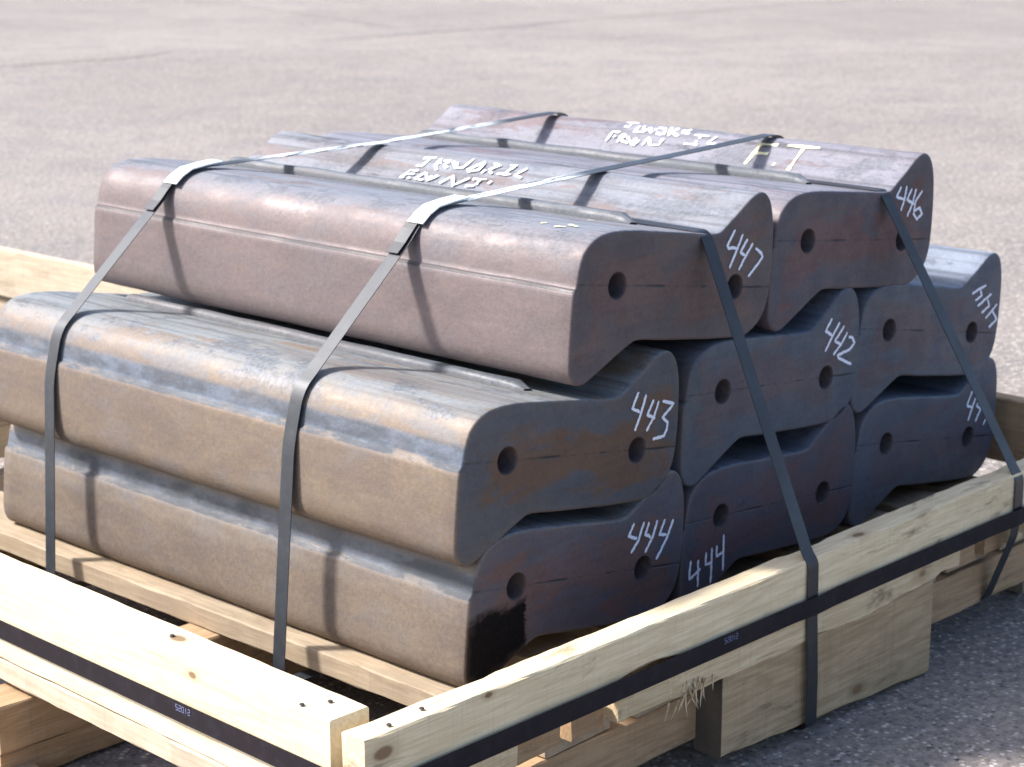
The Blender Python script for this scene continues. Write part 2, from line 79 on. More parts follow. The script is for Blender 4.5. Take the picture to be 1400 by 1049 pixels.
def steel(name, side, side2, scale_c, end_brown, end_blue, seed, amt=.5, crust=0., band=(.2, .22, .25), stain=None, browns=.5, topc=None):
    """rolled steel: oxide brown with blue-grey mill scale; end cap has its own oxide; attr 'endcap', 'rim' from the mesh"""
    n = NT(name); off = (seed * 3.1, seed * 1.7, seed * 2.3)
    p = n.vec((1, .42, 1), off=off); X, Y, Z = n.xyz()[:3]
    big = n.noise(4.5, p, 6, .62, .3); med = n.noise(16, p, 6, .65); fine = n.noise(110, n.tc, 3, .7); grain = n.noise(420, n.tc, 2, .7)
    streak = n.noise(30, n.vec((1, .03, 1), off=off), 4, .6)
    c = n.mix(n.ramp(n.math('ADD', n.math('MULTIPLY', big, .6), n.math('MULTIPLY', n.noise(38, p, 5, .7), .4)), .40, .60), side, side2)
    c = n.mix(n.math('MULTIPLY', n.ramp(med, .50, .62), n.ramp(Z, -.03, .04, amt * .22, amt * .7)), c, scale_c)
    # more mill scale on top, drawn out lengthwise, its colour paled for painted sky sheen
    tf = n.math('MULTIPLY', n.ramp(n.math('ADD', n.xyz(n.t.nodes.new('ShaderNodeNewGeometry').outputs['Normal'])[2], n.math('MULTIPLY', n.math('SUBTRACT', med, .5), .6)), .55, .90), n.ramp(X, -.10, -.02, .35, 1.))
    tm = n.math('MULTIPLY', tf, n.ramp(n.math('ADD', n.math('MULTIPLY', streak, .6), n.math('MULTIPLY', big, .5)), .34, .56, .45, 1.))
    tc_ = topc or scale_c
    st2 = n.noise(55, n.vec((1, .018, 1), off=(seed, 0, 3)), 3, .6); rg = n.noise(13, n.vec((1, .22, 1), off=(seed * 2, 0, 3)), 8, .75)
    tcol = n.mix(n.ramp(st2, .46, .66, 0, .7), tuple(v * 1.35 for v in tc_), tuple(v * .55 for v in tc_))
    tcol = n.mix(n.ramp(rg, .54, .60, 0, .8), tcol, tuple(v * 1.15 for v in side)); tcol = n.mix(n.ramp(rg, .34, .39, .75, 0), tcol, tuple(v * .36 for v in scale_c))
    c = n.mix(tm, c, tcol)
    # patches of scale that come off in ragged islands near the shoulder
    isl = n.math('MULTIPLY', n.ramp(n.noise(11, n.vec((1, .5, 1), off=(seed, 4, 1)), 7, .72), .52, .57), n.ramp(n.math('ADD', Z, n.math('MULTIPLY', med, .05)), .06, .095))
    c = n.mix(n.math('MULTIPLY', isl, amt), c, n.mix(n.ramp(fine, .35, .65), tuple(v * .42 for v in scale_c), tuple(v * .85 for v in scale_c)))
    # band of crust along the parting line on the long face
    rag = n.noise(24, n.vec((1, .35, 1)), 6, .7)
    wob = n.math('MULTIPLY', n.math('SUBTRACT', rag, .5), .011)
    zz = n.math('ADD', Z, wob)
    if crust > 0:
        bnd = n.math('MULTIPLY', n.ramp(zz, .010, .014), n.ramp(zz, .048, .036))
        bnd = n.math('MULTIPLY', bnd, n.ramp(X, .0, -.06))
        low = n.math('MULTIPLY', n.ramp(zz, .001, .005), n.ramp(zz, .020, .012)); c = n.mix(n.math('MULTIPLY', n.math('MULTIPLY', low, n.ramp(X, .0, -.06)), n.ramp(rag, .40, .52, .25, .95)), c, tuple(v * .35 for v in band)); bnd = n.math('MULTIPLY', bnd, n.ramp(rag, .25, .5, .7, 1.))
        c = n.mix(n.math('MULTIPLY', bnd, crust), c, n.mix(n.ramp(med, .4, .6), band, tuple(v * .45 for v in band)))
    zl = n.math('ABSOLUTE', n.math('ADD', n.math('SUBTRACT', Z, .006), n.math('MULTIPLY', wob, .25)))
    ln = n.math('MULTIPLY', n.ramp(zl, .0042, .0012), n.ramp(X, -.0, -.06, 0, 1 if crust == 0 else .0))
    c = n.mix(n.math('MULTIPLY', ln, .75), c, (.035, .033, .035))
    c = n.mix(n.ramp(n.noise(13, n.vec((1, .06, .5), off=off), 3), .60, .68, 0, .35), c, (.09, .07, .06))     # vertical dark runs
    # end cap
    em = n.noise(7, n.vec((1, 1, 2.6), off=off), 6, .65, .5); rim = n.attr('rim')
    e = n.mix(n.ramp(n.math('ADD', n.math('MULTIPLY', rim, 8.), n.math('MULTIPLY', n.math('SUBTRACT', em, .5), 2.6)), .15, .55, 0, browns), end_blue, end_brown)
    e = n.mix(n.ramp(n.noise(26, n.vec((1, 1, 2)), 5, .7), .55, .70, 0, .45), e, tuple(v * .55 for v in end_brown))
    e = n.mix(n.ramp(n.noise(5, n.vec((1, 1, 1), off=(seed * 5, 0, 0)), 3), .5, .75, 0, .5), e, tuple(v * 1.45 for v in end_blue))
    el = n.math('ABSOLUTE', n.math('ADD', n.math('ADD', Z, n.math('MULTIPLY', X, .16)), n.math('MULTIPLY', wob, .35)))
    e = n.mix(n.ramp(n.noise(9, n.vec((.55, 1, 6), off=(seed * 2, 1, seed)), 5, .65), .42, .68, 0, .38), e, n.mix(.5, tuple(v * .62 for v in end_blue), tuple(v * .7 for v in end_brown)))
    e = n.mix(1., e, (1.42, 1.34, 1.32), 'MULTIPLY')
    eln = n.math('MULTIPLY', n.ramp(el, .0030, .0008), n.ramp(n.noise(14), .42, .56, .05, .95))
    e = n.mix(eln, e, (.02, .02, .024))
    if stain:
        d1 = n.math('ADD', n.math('ABSOLUTE', n.math('SUBTRACT', X, stain[0])), 0)
        mk = n.math('MULTIPLY', n.ramp(n.math('ADD', X, n.math('ADD', n.math('MULTIPLY', wob, 2.6), n.math('MULTIPLY', n.math('SUBTRACT', em, .5), .05))), stain[1] + .002, stain[1] - .006), n.ramp(n.math('ADD', Z, n.math('ADD', n.math('MULTIPLY', wob, 3.), n.math('MULTIPLY', n.math('SUBTRACT', em, .5), .06))), stain[2] + .008, stain[2] - .012))
        e = n.mix(n.math('MULTIPLY', mk, n.ramp(fine, .25, .5, .86, 1.)), e, (.006, .006, .007))
    spec = n.math('SUBTRACT', .5, n.math('MULTIPLY', mk, .44)) if stain else .5
    ef = n.attr('endcap')
    c = n.mix(ef, c, e)
    c = n.mix(.75, c, n.mix(fine, (.30, .30, .30), (.72, .72, .72)), 'OVERLAY')
    c = n.mix(.4, c, n.mix(grain, (.25, .25, .25), (.8, .8, .8)), 'OVERLAY')
    h = n.math('ADD', n.math('MULTIPLY', med, .9), n.math('ADD', n.math('MULTIPLY', fine, .35), n.math('MULTIPLY', grain, .12)))
    h = n.math('SUBTRACT', h, n.math('MULTIPLY', n.math('MAXIMUM', n.math('MULTIPLY', ln, n.math('SUBTRACT', 1, ef)), n.math('MULTIPLY', eln, ef)), .9))
    n.bump(h, .6, .0022)
    r = n.ramp(med, .35, .65, .50, .70)
    return n.out(c, r, .0 if stain else .12, spec)

def wood(name, c1, c2, dirt=0., knots=(), rough=.75, grey=0., endx=None):
    """sawn softwood; the grain runs along object X"""
    n = NT(name); r = n.rnd()
    cmb = n.t.nodes.new('ShaderNodeCombineXYZ'); n.set(cmb.inputs[0], n.math('MULTIPLY', r, 7.)); n.set(cmb.inputs[1], n.math('MULTIPLY', r, 3.3)); n.set(cmb.inputs[2], n.math('MULTIPLY', r, 5.1))
    ad = n.t.nodes.new('ShaderNodeVectorMath'); n.set(ad.inputs[0], n.tc); n.set(ad.inputs[1], cmb.outputs[0]); P = ad.outputs[0]
    low = n.noise(1, n.vec((1.6, 9, 9), P), 3, .5, .4)
    ring = n.math('SINE', n.math('ADD', n.math('MULTIPLY', low, 52.), n.math('MULTIPLY', n.noise(1, n.vec((2, 60, 60), P), 3), 5.)))
    fib = n.noise(1, n.vec((7, 190, 190), P), 5, .75); saw = n.noise(1, n.vec((160, 6, 6), P), 2, .6)
    blot = n.noise(1, n.vec((4, 12, 12), P), 5, .6)
    c = n.mix(n.math('MULTIPLY', n.ramp(ring, -.4, 1.), .42), c1, c2)
    c = n.mix(n.ramp(fib, .40, .62, 0, .55), c, tuple(v * .9 for v in c2)); c = n.mix(n.ramp(fib, .60, .72, 0, .5), c, tuple(v * .5 for v in c2)); c = n.mix(n.ramp(saw, .5, .75, 0, .22), c, tuple(v * .7 for v in c2))
    c = n.mix(n.ramp(blot, .5, .8, 0, .4), c, tuple(v * .82 for v in c2))
    if grey: c = n.mix(n.math('MULTIPLY', n.ramp(n.noise(1, n.vec((3, 8, 8), P), 5, .7), .4, .62), grey), c, (.20, .17, .13))
    if dirt:
        dm = n.math('MULTIPLY', n.ramp(n.noise(1, n.vec((3.5, 14, 14), P), 6, .72, .6), .54, .70), dirt)
        c = n.mix(dm, c, (.16, .125, .075))
    h = n.math('ADD', n.math('MULTIPLY', fib, .6), n.math('ADD', n.math('MULTIPLY', saw, .35), n.math('MULTIPLY', ring, .12)))
    for (kx, ky, kz, kr) in knots:
        vd = n.t.nodes.new('ShaderNodeVectorMath'); vd.operation = 'DISTANCE'
        n.set(vd.inputs[0], n.vec((.55, 1, 1))); vd.inputs[1].default_value = (kx * .55, ky, kz)
        d = n.math('ADD', vd.outputs['Value'], n.math('MULTIPLY', n.math('SUBTRACT', blot, .5), kr * 1.3))
        c = n.mix(n.ramp(d, kr * 2.2, kr * .9, 0, .45), c, tuple(v * .62 for v in c2))
        c = n.mix(n.ramp(d, kr, kr * .55, 0, .85), c, (.17, .095, .045))
    if endx is not None: c = n.mix(n.ramp(n.math('ADD', n.xyz()[0], n.math('MULTIPLY', n.math('SUBTRACT', blot, .5), .002)), endx + .0025, endx + .0005, 0, .92), c, (.045, .042, .036))
    n.bump(h, .5, .0015)
    return n.out(c, rough, 0, .25)

# ------------------------------------------------------------------ object helpers
def tag(o, label=None, cat=None, group=None, kind=None):
    for k, v in (('label', label), ('category', cat), ('group', group), ('kind', kind)):
        if v: o[k] = v
    return o
def link(name, me, mat, parent=None, smooth=False):
    o = bpy.data.objects.new(name, me); col.objects.link(o)
    if mat: me.materials.append(mat)
    if parent: o.parent = parent
    if smooth:
        for p in me.polygons: p.use_smooth = True
    return o
def from_bm(name, bm, mat, parent=None, smooth=False):
    bmesh.ops.recalc_face_normals(bm, faces=bm.faces)
    me = bpy.data.meshes.new(name); bm.to_mesh(me); bm.free()
    return link(name, me, mat, parent, smooth)
def from_py(name, vs, fs, mat, parent=None, smooth=False):
    me = bpy.data.meshes.new(name); me.from_pydata([tuple(v) for v in vs], [], fs); me.update()
    return link(name, me, mat, parent, smooth)
def empty(name, loc, rot=(0, 0, 0)):
    o = bpy.data.objects.new(name, None); o.location = loc; o.rotation_euler = rot; col.objects.link(o); o.empty_display_size = .1; return o
def nz(v, s=1., seed=0.): return noise.noise(Vector(v) * s + Vector((seed, seed * 1.7, seed * .3)))

def ribbon(path, width, side, thick=.0012, seed=0, twist=None):
    """solid strip along a 3-D polyline; side = unit vector across the strip"""
    vs, fs = [], []
    pts = [Vector(p) for p in path]
    for i, p in enumerate(pts):
        t = (pts[min(i + 1, len(pts) - 1)] - pts[max(i - 1, 0)]).normalized()
        s = Vector(side)
        if twist: s = (Quaternion(t, twist(i / (len(pts) - 1))) @ s)
        s = (s - t * s.dot(t)).normalized(); nn = t.cross(s).normalized()
        for a, b in ((-1, -1), (1, -1), (1, 1), (-1, 1)):
            vs.append(p + s * (a * width / 2) + nn * (b * thick / 2))
    for i in range(len(pts) - 1):
        for k in range(4):
            a = i * 4 + k; b = i * 4 + (k + 1) % 4; fs.append((a, b, b + 4, a + 4))
    fs.append((3, 2, 1, 0)); e = 4 * (len(pts) - 1); fs.append((e, e + 1, e + 2, e + 3))
    return vs, fs
def smooth_path(pts, rad=.02, n=5):
    """round the corners of a polyline and add points along the straights"""
    P = [Vector(p) for p in pts]; out = [P[0]]
    for i in range(1, len(P) - 1):
        a, b, c = P[i - 1], P[i], P[i + 1]
        r = min(rad, (a - b).length * .45, (c - b).length * .45)
        p0 = b + (a - b).normalized() * r; p1 = b + (c - b).normalized() * r
        for k in range(n + 1):
            t = k / n; out.append(p0 * (1 - t) ** 2 + b * 2 * t * (1 - t) + p1 * t * t)
    out.append(P[-1]); res = [out[0]]
    for q in out[1:]:
        d = (q - res[-1]).length
        if d < 1e-5: continue
        k = max(1, int(d / .06)); s = res[-1].copy()
        for j in range(1, k + 1): res.append(s.lerp(q, j / k))
    return res

# ------------------------------------------------------------------ materials
M = {}
M['447'] = steel('oxide_pink_steel', (.140, .105, .098), (.114, .088, .088), (.115, .125, .145), (.078, .050, .043), (.056, .048, .052), 1, .40, topc=(.130, .135, .150), browns=.85)
M['446'] = steel('oxide_purple_steel', (.120, .086, .086), (.095, .078, .086), (.115, .120, .142), (.082, .040, .036), (.046, .046, .058), 2, .5, topc=(.135, .132, .150), browns=.75)
M['443'] = steel('tan_scaled_steel', (.158, .117, .082), (.126, .096, .078), (.135, .155, .185), (.074, .046, .030), (.046, .053, .066), 3, .6, crust=.9, band=(.095, .120, .160), topc=(.145, .156, .160), browns=1.)
M['444'] = steel('tan_dusty_steel', (.164, .130, .098), (.130, .104, .086), (.125, .138, .160), (.082, .047, .040), (.050, .051, .068), 4, .6, crust=.9, band=(.085, .102, .130), stain=(-.1, .024, -.026), browns=.8)
M['442'] = steel('blue_scaled_steel', (.095, .082, .086), (.075, .082, .098), (.090, .108, .136), (.070, .046, .050), (.044, .060, .080), 5, .6, browns=.6)
M['D2'] = steel('plum_scaled_steel', (.098, .080, .084), (.080, .078, .092), (.085, .098, .125), (.074, .042, .046), (.044, .046, .064), 6, .6, browns=.8)
M['C3'] = steel('slate_scaled_steel', (.105, .105, .115), (.098, .108, .125), (.115, .135, .17), (.070, .046, .050), (.048, .062, .082), 7, .6, topc=(.14, .16, .195), browns=.6)
M['D3'] = steel('slate_blue_steel', (.095, .092, .10), (.088, .098, .115), (.085, .104, .136), (.066, .046, .054), (.046, .060, .082), 8, .6, browns=.6)
M['rib'] = steel('rib_scaled_steel', (.060, .062, .068), (.05, .055, .064), (.085, .095, .11), (.1, .1, .1), (.1, .1, .1), 9, .6, topc=(.075, .082, .094))
M['hole'] = flat('hole_oxide', (.060, .048, .050), .7, .3, var=.5, scale=90)
M['chalk'] = flat('chalk', (.74, .77, .86), .95, .1, var=.12, scale=220)
M['paint'] = flat('white_marker_paint', (.70, .74, .77), .8, .2, var=.25, scale=220)
M['ypaint'] = flat('cream_marker_paint', (.80, .74, .44), .6, .4, var=.05, scale=220)
def strapmat(name, c, rough, c2, met=0., spec=.52, glare=None):
    n = NT(name); a = n.noise(45, None, 5, .7); b = n.noise(9)
    cc = n.mix(n.ramp(a, .45, .7, 0, .7), c, c2); n.bump(n.noise(200), .08, .001)
    if glare:
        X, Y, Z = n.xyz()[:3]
        gm = n.math('MULTIPLY', n.ramp(n.noise(1, n.vec((16, 90, 16)), 4, .7), .42, .52), n.math('MULTIPLY', n.ramp(X, glare[0], glare[0] + .12), n.ramp(X, glare[1] + .1, glare[1])))
        cc = n.mix(n.math('MULTIPLY', gm, n.ramp(Z, .66, .70)), cc, (.62, .66, .66))  # pale streaks painted on the top run to stand for sun glare
    return n.out(cc, n.ramp(b, .3, .7, rough - .06, rough + .1), met, spec)
M['strap'] = strapmat('blued_steel_strap', (.012, .014, .018), .43, (.022, .026, .033), .0)
M['glare'] = strapmat('glare_steel_strap', (.020, .024, .030), .43, (.034, .040, .050), glare=(.42, 1.05))  # far cross strap, sun glare painted into its colour
M['glare2'] = strapmat('glare_steel_strap_mid', (.020, .024, .030), .43, (.034, .040, .050), glare=(.30, .62))  # middle cross strap, painted glare over a shorter stretch
M['band'] = strapmat('black_steel_band', (.013, .010, .013), .68, (.022, .018, .025), 0., .18)
M['seal'] = flat('bright_zinc', (.86, .90, .86), .38, .6, .35, .06)
M['ink'] = flat('pale_blue_ink', (.16, .17, .30), .7, .3)
PINE1, PINE2 = (.64, .53, .36), (.50, .38, .23)
M['left'] = wood('fresh_pine', (.70, .61, .43), (.60, .48, .30), .0, knots=((-.53, -.008, .073, .013), (.25, .036, .03, .009), (-.62, .036, .05, .008)))
M['rail'] = wood('stained_pine', (.72, .605, .40), (.58, .45, .27), .85, knots=((-1.106, -.024, .012, .011), (-.901, -.024, .034, .005), (.05, -.010, .042, .009)))
M['lower'] = wood('rough_pine', (.62, .50, .32), (.44, .32, .18), 1., knots=((.36, -.011, .0, .012),))
M['deck'] = wood('dusty_pine', (.40, .315, .215), (.29, .21, .135), .45, grey=.35)
M['base'] = wood('fuzzy_pine', (.50, .42, .32), (.40, .32, .23), .4)
M['foot'] = wood('weathered_timber', (.43, .32, .19), (.28, .195, .108), 1., knots=((.08, -.03, -.07, .010),), endx=-.3205)
M['brown'] = wood('brown_timber', (.40, .27, .155), (.28, .175, .095), .7)
M['dark'] = wood('old_grey_timber', (.26, .21, .16), (.15, .11, .08), .8, grey=.5)

# ------------------------------------------------------------------ ground
def ground_mat():
    n = NT('sunbleached_asphalt'); P = n.tc
    big = n.noise(.35, P, 5, .6); mid = n.noise(2.2, P, 5, .65); agg = n.noise(48, P, 3, .75); fine = n.noise(190, P, 2, .8)
    v = n.t.nodes.new('ShaderNodeTexVoronoi'); v.inputs['Scale'].default_value = 95; n.set(v.inputs['Vector'], P)
    sp = n.xyz(v.outputs['Color'])[0]
    sp2 = n.xyz(v.outputs['Color'])[1]
    c = n.mix(n.ramp(big, .35, .68), (.184, .164, .150), (.232, .206, .188))
    c = n.mix(n.ramp(n.noise(.9, n.vec((1, .35, 1)), 6, .65), .50, .66, 0, .5), c, (.150, .136, .130)); c = n.mix(n.ramp(mid, .42, .70, 0, .55), c, (.172, .155, .148))
    c = n.mix(n.ramp(mid, .56, .50, 0, .18), c, (.262, .226, .190))
    stone = n.ramp(v.outputs['Distance'], .55, .30)
    c = n.mix(n.math('MULTIPLY', n.ramp(sp, .76, .82), n.math('MULTIPLY', stone, .75)), c, (.50, .46, .41))
    c = n.mix(n.math('MULTIPLY', n.ramp(sp, .22, .14), n.math('MULTIPLY', stone, .75)), c, (.085, .078, .078))
    c = n.mix(n.math('MULTIPLY', n.ramp(sp2, .86, .92), n.math('MULTIPLY', stone, .5)), c, (.38, .29, .19))
    c = n.mix(n.ramp(n.noise(9, P, 4, .7), .60, .72, 0, .5), c, (.120, .112, .108))
    c = n.mix(.58, c, n.mix(n.ramp(agg, .3, .7), (.22, .22, .22), (.78, .78, .78)), 'OVERLAY')
    c = n.mix(.5, c, n.mix(fine, (.3, .3, .3), (.7, .7, .7)), 'OVERLAY')
    n.bump(n.math('ADD', agg, n.math('MULTIPLY', fine, .5)), .8, .004)
    return n.out(c, .85, 0, .3)
M['ground'] = ground_mat()
bm = bmesh.new()
def ring_sheet():
    vs = []; fs = []
    g = [-300, -120, -60, -30, -15] + [x * .25 for x in range(-24, 41)] + [15, 30, 60, 120, 300]
    N = len(g)
    for y in g:
        for x in g:
            z = .010 * nz((x, y, 0), .5) + .05 * nz((x, y, 3), .05) * min(1, max(0, (math.hypot(x, y) - 4) / 15)) if math.hypot(x, y) > 2.6 else .004 * nz((x, y, 0), .8) - .002
            vs.append((x, y, ZG - .002 + min(z, .03)))
    for j in range(N - 1):
        for i in range(N - 1): fs.append((j * N + i, j * N + i + 1, (j + 1) * N + i + 1, (j + 1) * N + i))
    return vs, fs
vs, fs = ring_sheet()
tag(from_py('ground', vs, fs, M['ground'], smooth=True), 'pale sun-bleached asphalt yard', kind='structure')
M['crack'] = flat('crack_tar', (.135, .12, .11), .9, .2)
def crack(pts, wd, seed):
    path = []
    for a, b in zip(pts[:-1], pts[1:]):
        for k in range(24):
            t = k / 24; x = a[0] + (b[0] - a[0]) * t; y = a[1] + (b[1] - a[1]) * t
            path.append((x + .12 * nz((x, y, seed), 1.1) + .03 * nz((x, y, seed), 7), y + .12 * nz((x, y, seed + 5), 1.1) + .03 * nz((x, y, seed + 5), 7)))
    vs, fs = [], []
    for i, (x, y) in enumerate(path):
        x2, y2 = path[min(i + 1, len(path) - 1)]; x1, y1 = path[max(0, i - 1)]
        d = Vector((y1 - y2, x2 - x1, 0)).normalized() * wd * (.5 + .6 * abs(nz((x, y, 9), 3)))
        z = ZG + .012 + .02 * 0
        vs += [(x - d.x, y - d.y, z), (x + d.x, y + d.y, z), ]
    for i in range(len(path) - 1): fs.append((2 * i, 2 * i + 1, 2 * i + 3, 2 * i + 2))
    return vs, fs
def gp(px, py):                                         # point of the ground seen at a spot of the frame, used once to place the cracks
    return None
CR = json.loads('''[[[[6.24, 11.9], [7.37, 11.74], [8.85, 12.08], [10.67, 11.86], [13.72, 12.1], [17.7, 12.14], [18.8, 12.05]], 0.022], [[[12.81, 17.85], [12.34, 15.23], [11.44, 12.38]], 0.01]]''')
for i, (pts, wd) in enumerate(CR):
    vs, fs = crack(pts, wd, i * 3.3)
    tag(from_py('ground_crack', vs, fs, M['crack']), 'thin dark crack in the asphalt', kind='structure')
# loose grit near the pallet
def grit():
    vs, fs = [], []
    base = [(0, 0, 1), (.9, 0, -.1), (.28, .85, -.1), (-.73, .53, -.1), (-.73, -.53, -.1), (.28, -.85, -.1)]
    rng = random.Random(3)
    for k in range(3800):
        if k < 2600: x = rng.uniform(.2, 3.2); y = rng.uniform(-1.6, .9)
        else: x = rng.uniform(-1.4, 3); y = rng.uniform(-1.4, 2.4)
        s = .0016 + .0046 * rng.random() ** 4; a = rng.random() * 6.28; n0 = len(vs)
        ca, sa = math.cos(a), math.sin(a); sx = rng.uniform(.7, 1.5)
        for (u, v, w_) in base:
            u *= sx; vs.append((x + s * (ca * u - sa * v), y + s * (sa * u + ca * v), ZG + .001 + s * (.6 * w_ + .1)))
        for i in range(5): fs.append((n0, n0 + 1 + i, n0 + 1 + (i + 1) % 5))
    return vs, fs
vs, fs = grit()
n = NT('grit'); g_ = n.xyz(None)
vv = n.t.nodes.new('ShaderNodeTexVoronoi'); vv.inputs['Scale'].default_value = 45
n.out(n.mix(n.xyz(vv.outputs['Color'])[0], (.14, .13, .125), (.46, .42, .36)), .9, 0, .2)
tag(from_py('loose_grit', vs, fs, n.m), 'loose grit scattered on the asphalt beside the pallet', 'grit', kind='stuff')

# ------------------------------------------------------------------ steel blocks
LEN = 1.31
BEV = [(0., .0048), (.0008, .0024), (.0023, .0008), (.0048, 0.)]     # depth, inset
def catmull(P, per):
    out = []; N = len(P)
    for i in range(N):
        p0, p1, p2, p3 = (Vector(P[(i + k) % N]) for k in (-1, 0, 1, 2))
        m = max(1, round((p2 - p1).length / per))
        for k in range(m):
            t = k / m
            out.append(.5 * ((2 * p1) + (-p0 + p2) * t + (2 * p0 - 5 * p1 + 4 * p2 - p3) * t * t + (-p0 + 3 * p1 - 3 * p2 + p3) * t ** 3))
    return out
HOLES = ((0., 0.), (.331, -.053))
def block_mesh(seed):
    base = catmull(OUT, .009); N = len(base); rr = random.Random(seed)
    cx, cz = .165, -.026
    def normal(i):
        d = base[(i + 1) % N] - base[i - 1]; return Vector((-d.y, d.x)).normalized()
    nor = [normal(i) for i in range(N)]
    rings = [(d, ins) for d, ins in BEV]
    K = 44
    ys = [d for d, _ in BEV] + [BEV[-1][0] + (LEN - 2 * BEV[-1][0]) * k / K for k in range(1, K)] + [LEN - d for d, _ in reversed(BEV)]
    ins = [i for _, i in BEV] + [0] * (K - 1) + [i * 2.2 for _, i in reversed(BEV)]
    vs, fs = [], []
    for y, s in zip(ys, ins):
        fade = min(1, y / .10)
        for i, p in enumerate(base):
            d = fade * (.0022 * nz((p.x * 3, y * 2.2, p.y * 3), 1.6, seed) + .0008 * nz((p.x, y, p.y), 20, seed))
            q = p - nor[i] * (s - d)
            vs.append((q.x, y, q.y))
    for r in range(len(ys) - 1):
        for i in range(N):
            a = r * N + i; b = r * N + (i + 1) % N; fs.append((a, b, b + N, a + N))
    nside = len(fs)
    # far cap: plain n-gon
    fs.append(tuple(reversed([(len(ys) - 1) * N + i for i in range(N)])))
    # near cap: triangulated with interior points so the oxide pattern can follow the edge distance
    pts = [Vector((vs[i][0], vs[i][2])) for i in range(N)]; edges = [(i, (i + 1) % N) for i in range(N)]
    rad = .0212; hv = []
    for (hx, hz) in HOLES:
        s0 = len(pts); hv.append((s0, 24))
        for k in range(24):
            a = 2 * math.pi * k / 24; pts.append(Vector((hx + (rad + .0025) * math.cos(a), hz + (rad + .0025) * math.sin(a))))
        edges += [(s0 + k, s0 + (k + 1) % 24) for k in range(24)]
    nb = len(pts)
    bnd = [Vector((vs[i][0], vs[i][2])) for i in range(N)]
    def inside(q):
        c = False; j = N - 1
        for i in range(N):
            a, b = bnd[i], bnd[j]
            if (a.y > q.y) != (b.y > q.y) and q.x < (b.x - a.x) * (q.y - a.y) / (b.y - a.y) + a.x: c = not c
            j = i
        return c
    def dist(q): return min((q - a).length for a in bnd)
    x = -.12
    while x < .45:
        z = -.16
        while z < .115:
            q = Vector((x + rr.uniform(-.003, .003), z + rr.uniform(-.003, .003)))
            if inside(q) and dist(q) > .007 and all((q - Vector(h)).length > rad + .008 for h in HOLES): pts.append(q)
            z += .0125
        x += .0125
    ov, oe, of, *_ = delaunay_2d_cdt(pts, edges, [], 1, 1e-7)
    m = {}
    for i, q in enumerate(ov):
        best = None
        for k in range(N):
            if (q - bnd[k]).length < 1e-5: best = k; break
        if best is None: best = len(vs); vs.append((q.x, 0., q.y))
        m[i] = best
    for f in of:
        c = sum((ov[i] for i in f), Vector((0, 0))) / 3
        if any(all((ov[i] - Vector(h)).length < rad + .0027 for i in f) for h in HOLES) or not inside(c): continue
        fs.append(tuple(m[i] for i in reversed(f)))
    me = bpy.data.meshes.new('steel_casting'); me.from_pydata(vs, [], fs); me.update()
    a = me.attributes.new('endcap', 'FLOAT', 'POINT'); b = me.attributes.new('rim', 'FLOAT', 'POINT')
    for i, v in enumerate(vs):
        if i < N: ev, rv = .8, 0.
        elif i < 2 * N: ev, rv = .35, 0.
        elif i >= N * len(ys): ev, rv = 1., min(.2, dist(Vector((v[0], v[2]))))
        else: ev, rv = 0., 0.
        a.data[i].value = ev; b.data[i].value = rv
    bmx = bmesh.new(); bmx.from_mesh(me); bmesh.ops.recalc_face_normals(bmx, faces=bmx.faces); bmx.to_mesh(me); bmx.free()
    for p in me.polygons: p.use_smooth = not all(v >= N * len(ys) or v < N for v in p.vertices)
    return me
def hole_bm():
    bm = bmesh.new(); prof = [(-.0002, .0238), (.0012, .0222), (.0035, .0212), (.09, .0205), (.092, .0001)]; rings = []
    for (y, r) in prof: rings.append([bm.verts.new((r * math.cos(2 * math.pi * k / 24), y, r * math.sin(2 * math.pi * k / 24))) for k in range(24)])
    for a, b in zip(rings[:-1], rings[1:]):
        for k in range(24): bm.faces.new((a[k], a[(k + 1) % 24], b[(k + 1) % 24], b[k]))
    me = bpy.data.meshes.new('bolt_hole'); bm.to_mesh(me); bm.free()
    for p in me.polygons: p.use_smooth = True; 
    me.flip_normals() if hasattr(me, 'flip_normals') else None
    me.materials.append(M['hole']); return me
HOLE = hole_bm()
def rib_mesh(x0, y0, y1, wid, hgt):
    """the raised bar cast on the top flat, rounded at its near end"""
    vs, fs = [], []; S = 40; prof = [(-1, -.4), (-.92, .45), (-.6, .9), (0, 1.0), (.6, .9), (.92, .45), (1, -.4)]
    def zt(x): # height of the top flat
        P = [p for p in OUT if -.01 < p[0] < .31 and p[1] > .03]; P.sort()
        for a, b in zip(P[:-1], P[1:]):
            if a[0] <= x <= b[0]: return a[1] + (b[1] - a[1]) * (x - a[0]) / (b[0] - a[0])
        return .06
    for k in range(S + 1):
        t = k / S; y = y0 + (y1 - y0) * t; e = min(1., math.sqrt(max(0, 1 - (1 - min(1, (y - y0 + .0005) / .018)) ** 2)) + .05); e2 = min(1, (y1 - y) / .02 + .15)
        e = min(e, e2); x = x0 + .0025 * nz((y * 3, x0, 1), 1.3)
        for (u, v) in prof: vs.append((x + u * wid * (.55 + .45 * e), y, zt(x + u * wid) - .002 + max(v, -.3) * hgt * e * (1 + .15 * nz((y, u, 2), 9))))
    n = len(prof)
    for k in range(S):
        for i in range(n - 1): fs.append((k * n + i, k * n + i + 1, (k + 1) * n + i + 1, (k + 1) * n + i))
    fs.append(tuple(range(n))); fs.append(tuple(reversed([S * n + i for i in range(n)])))
    return vs, fs
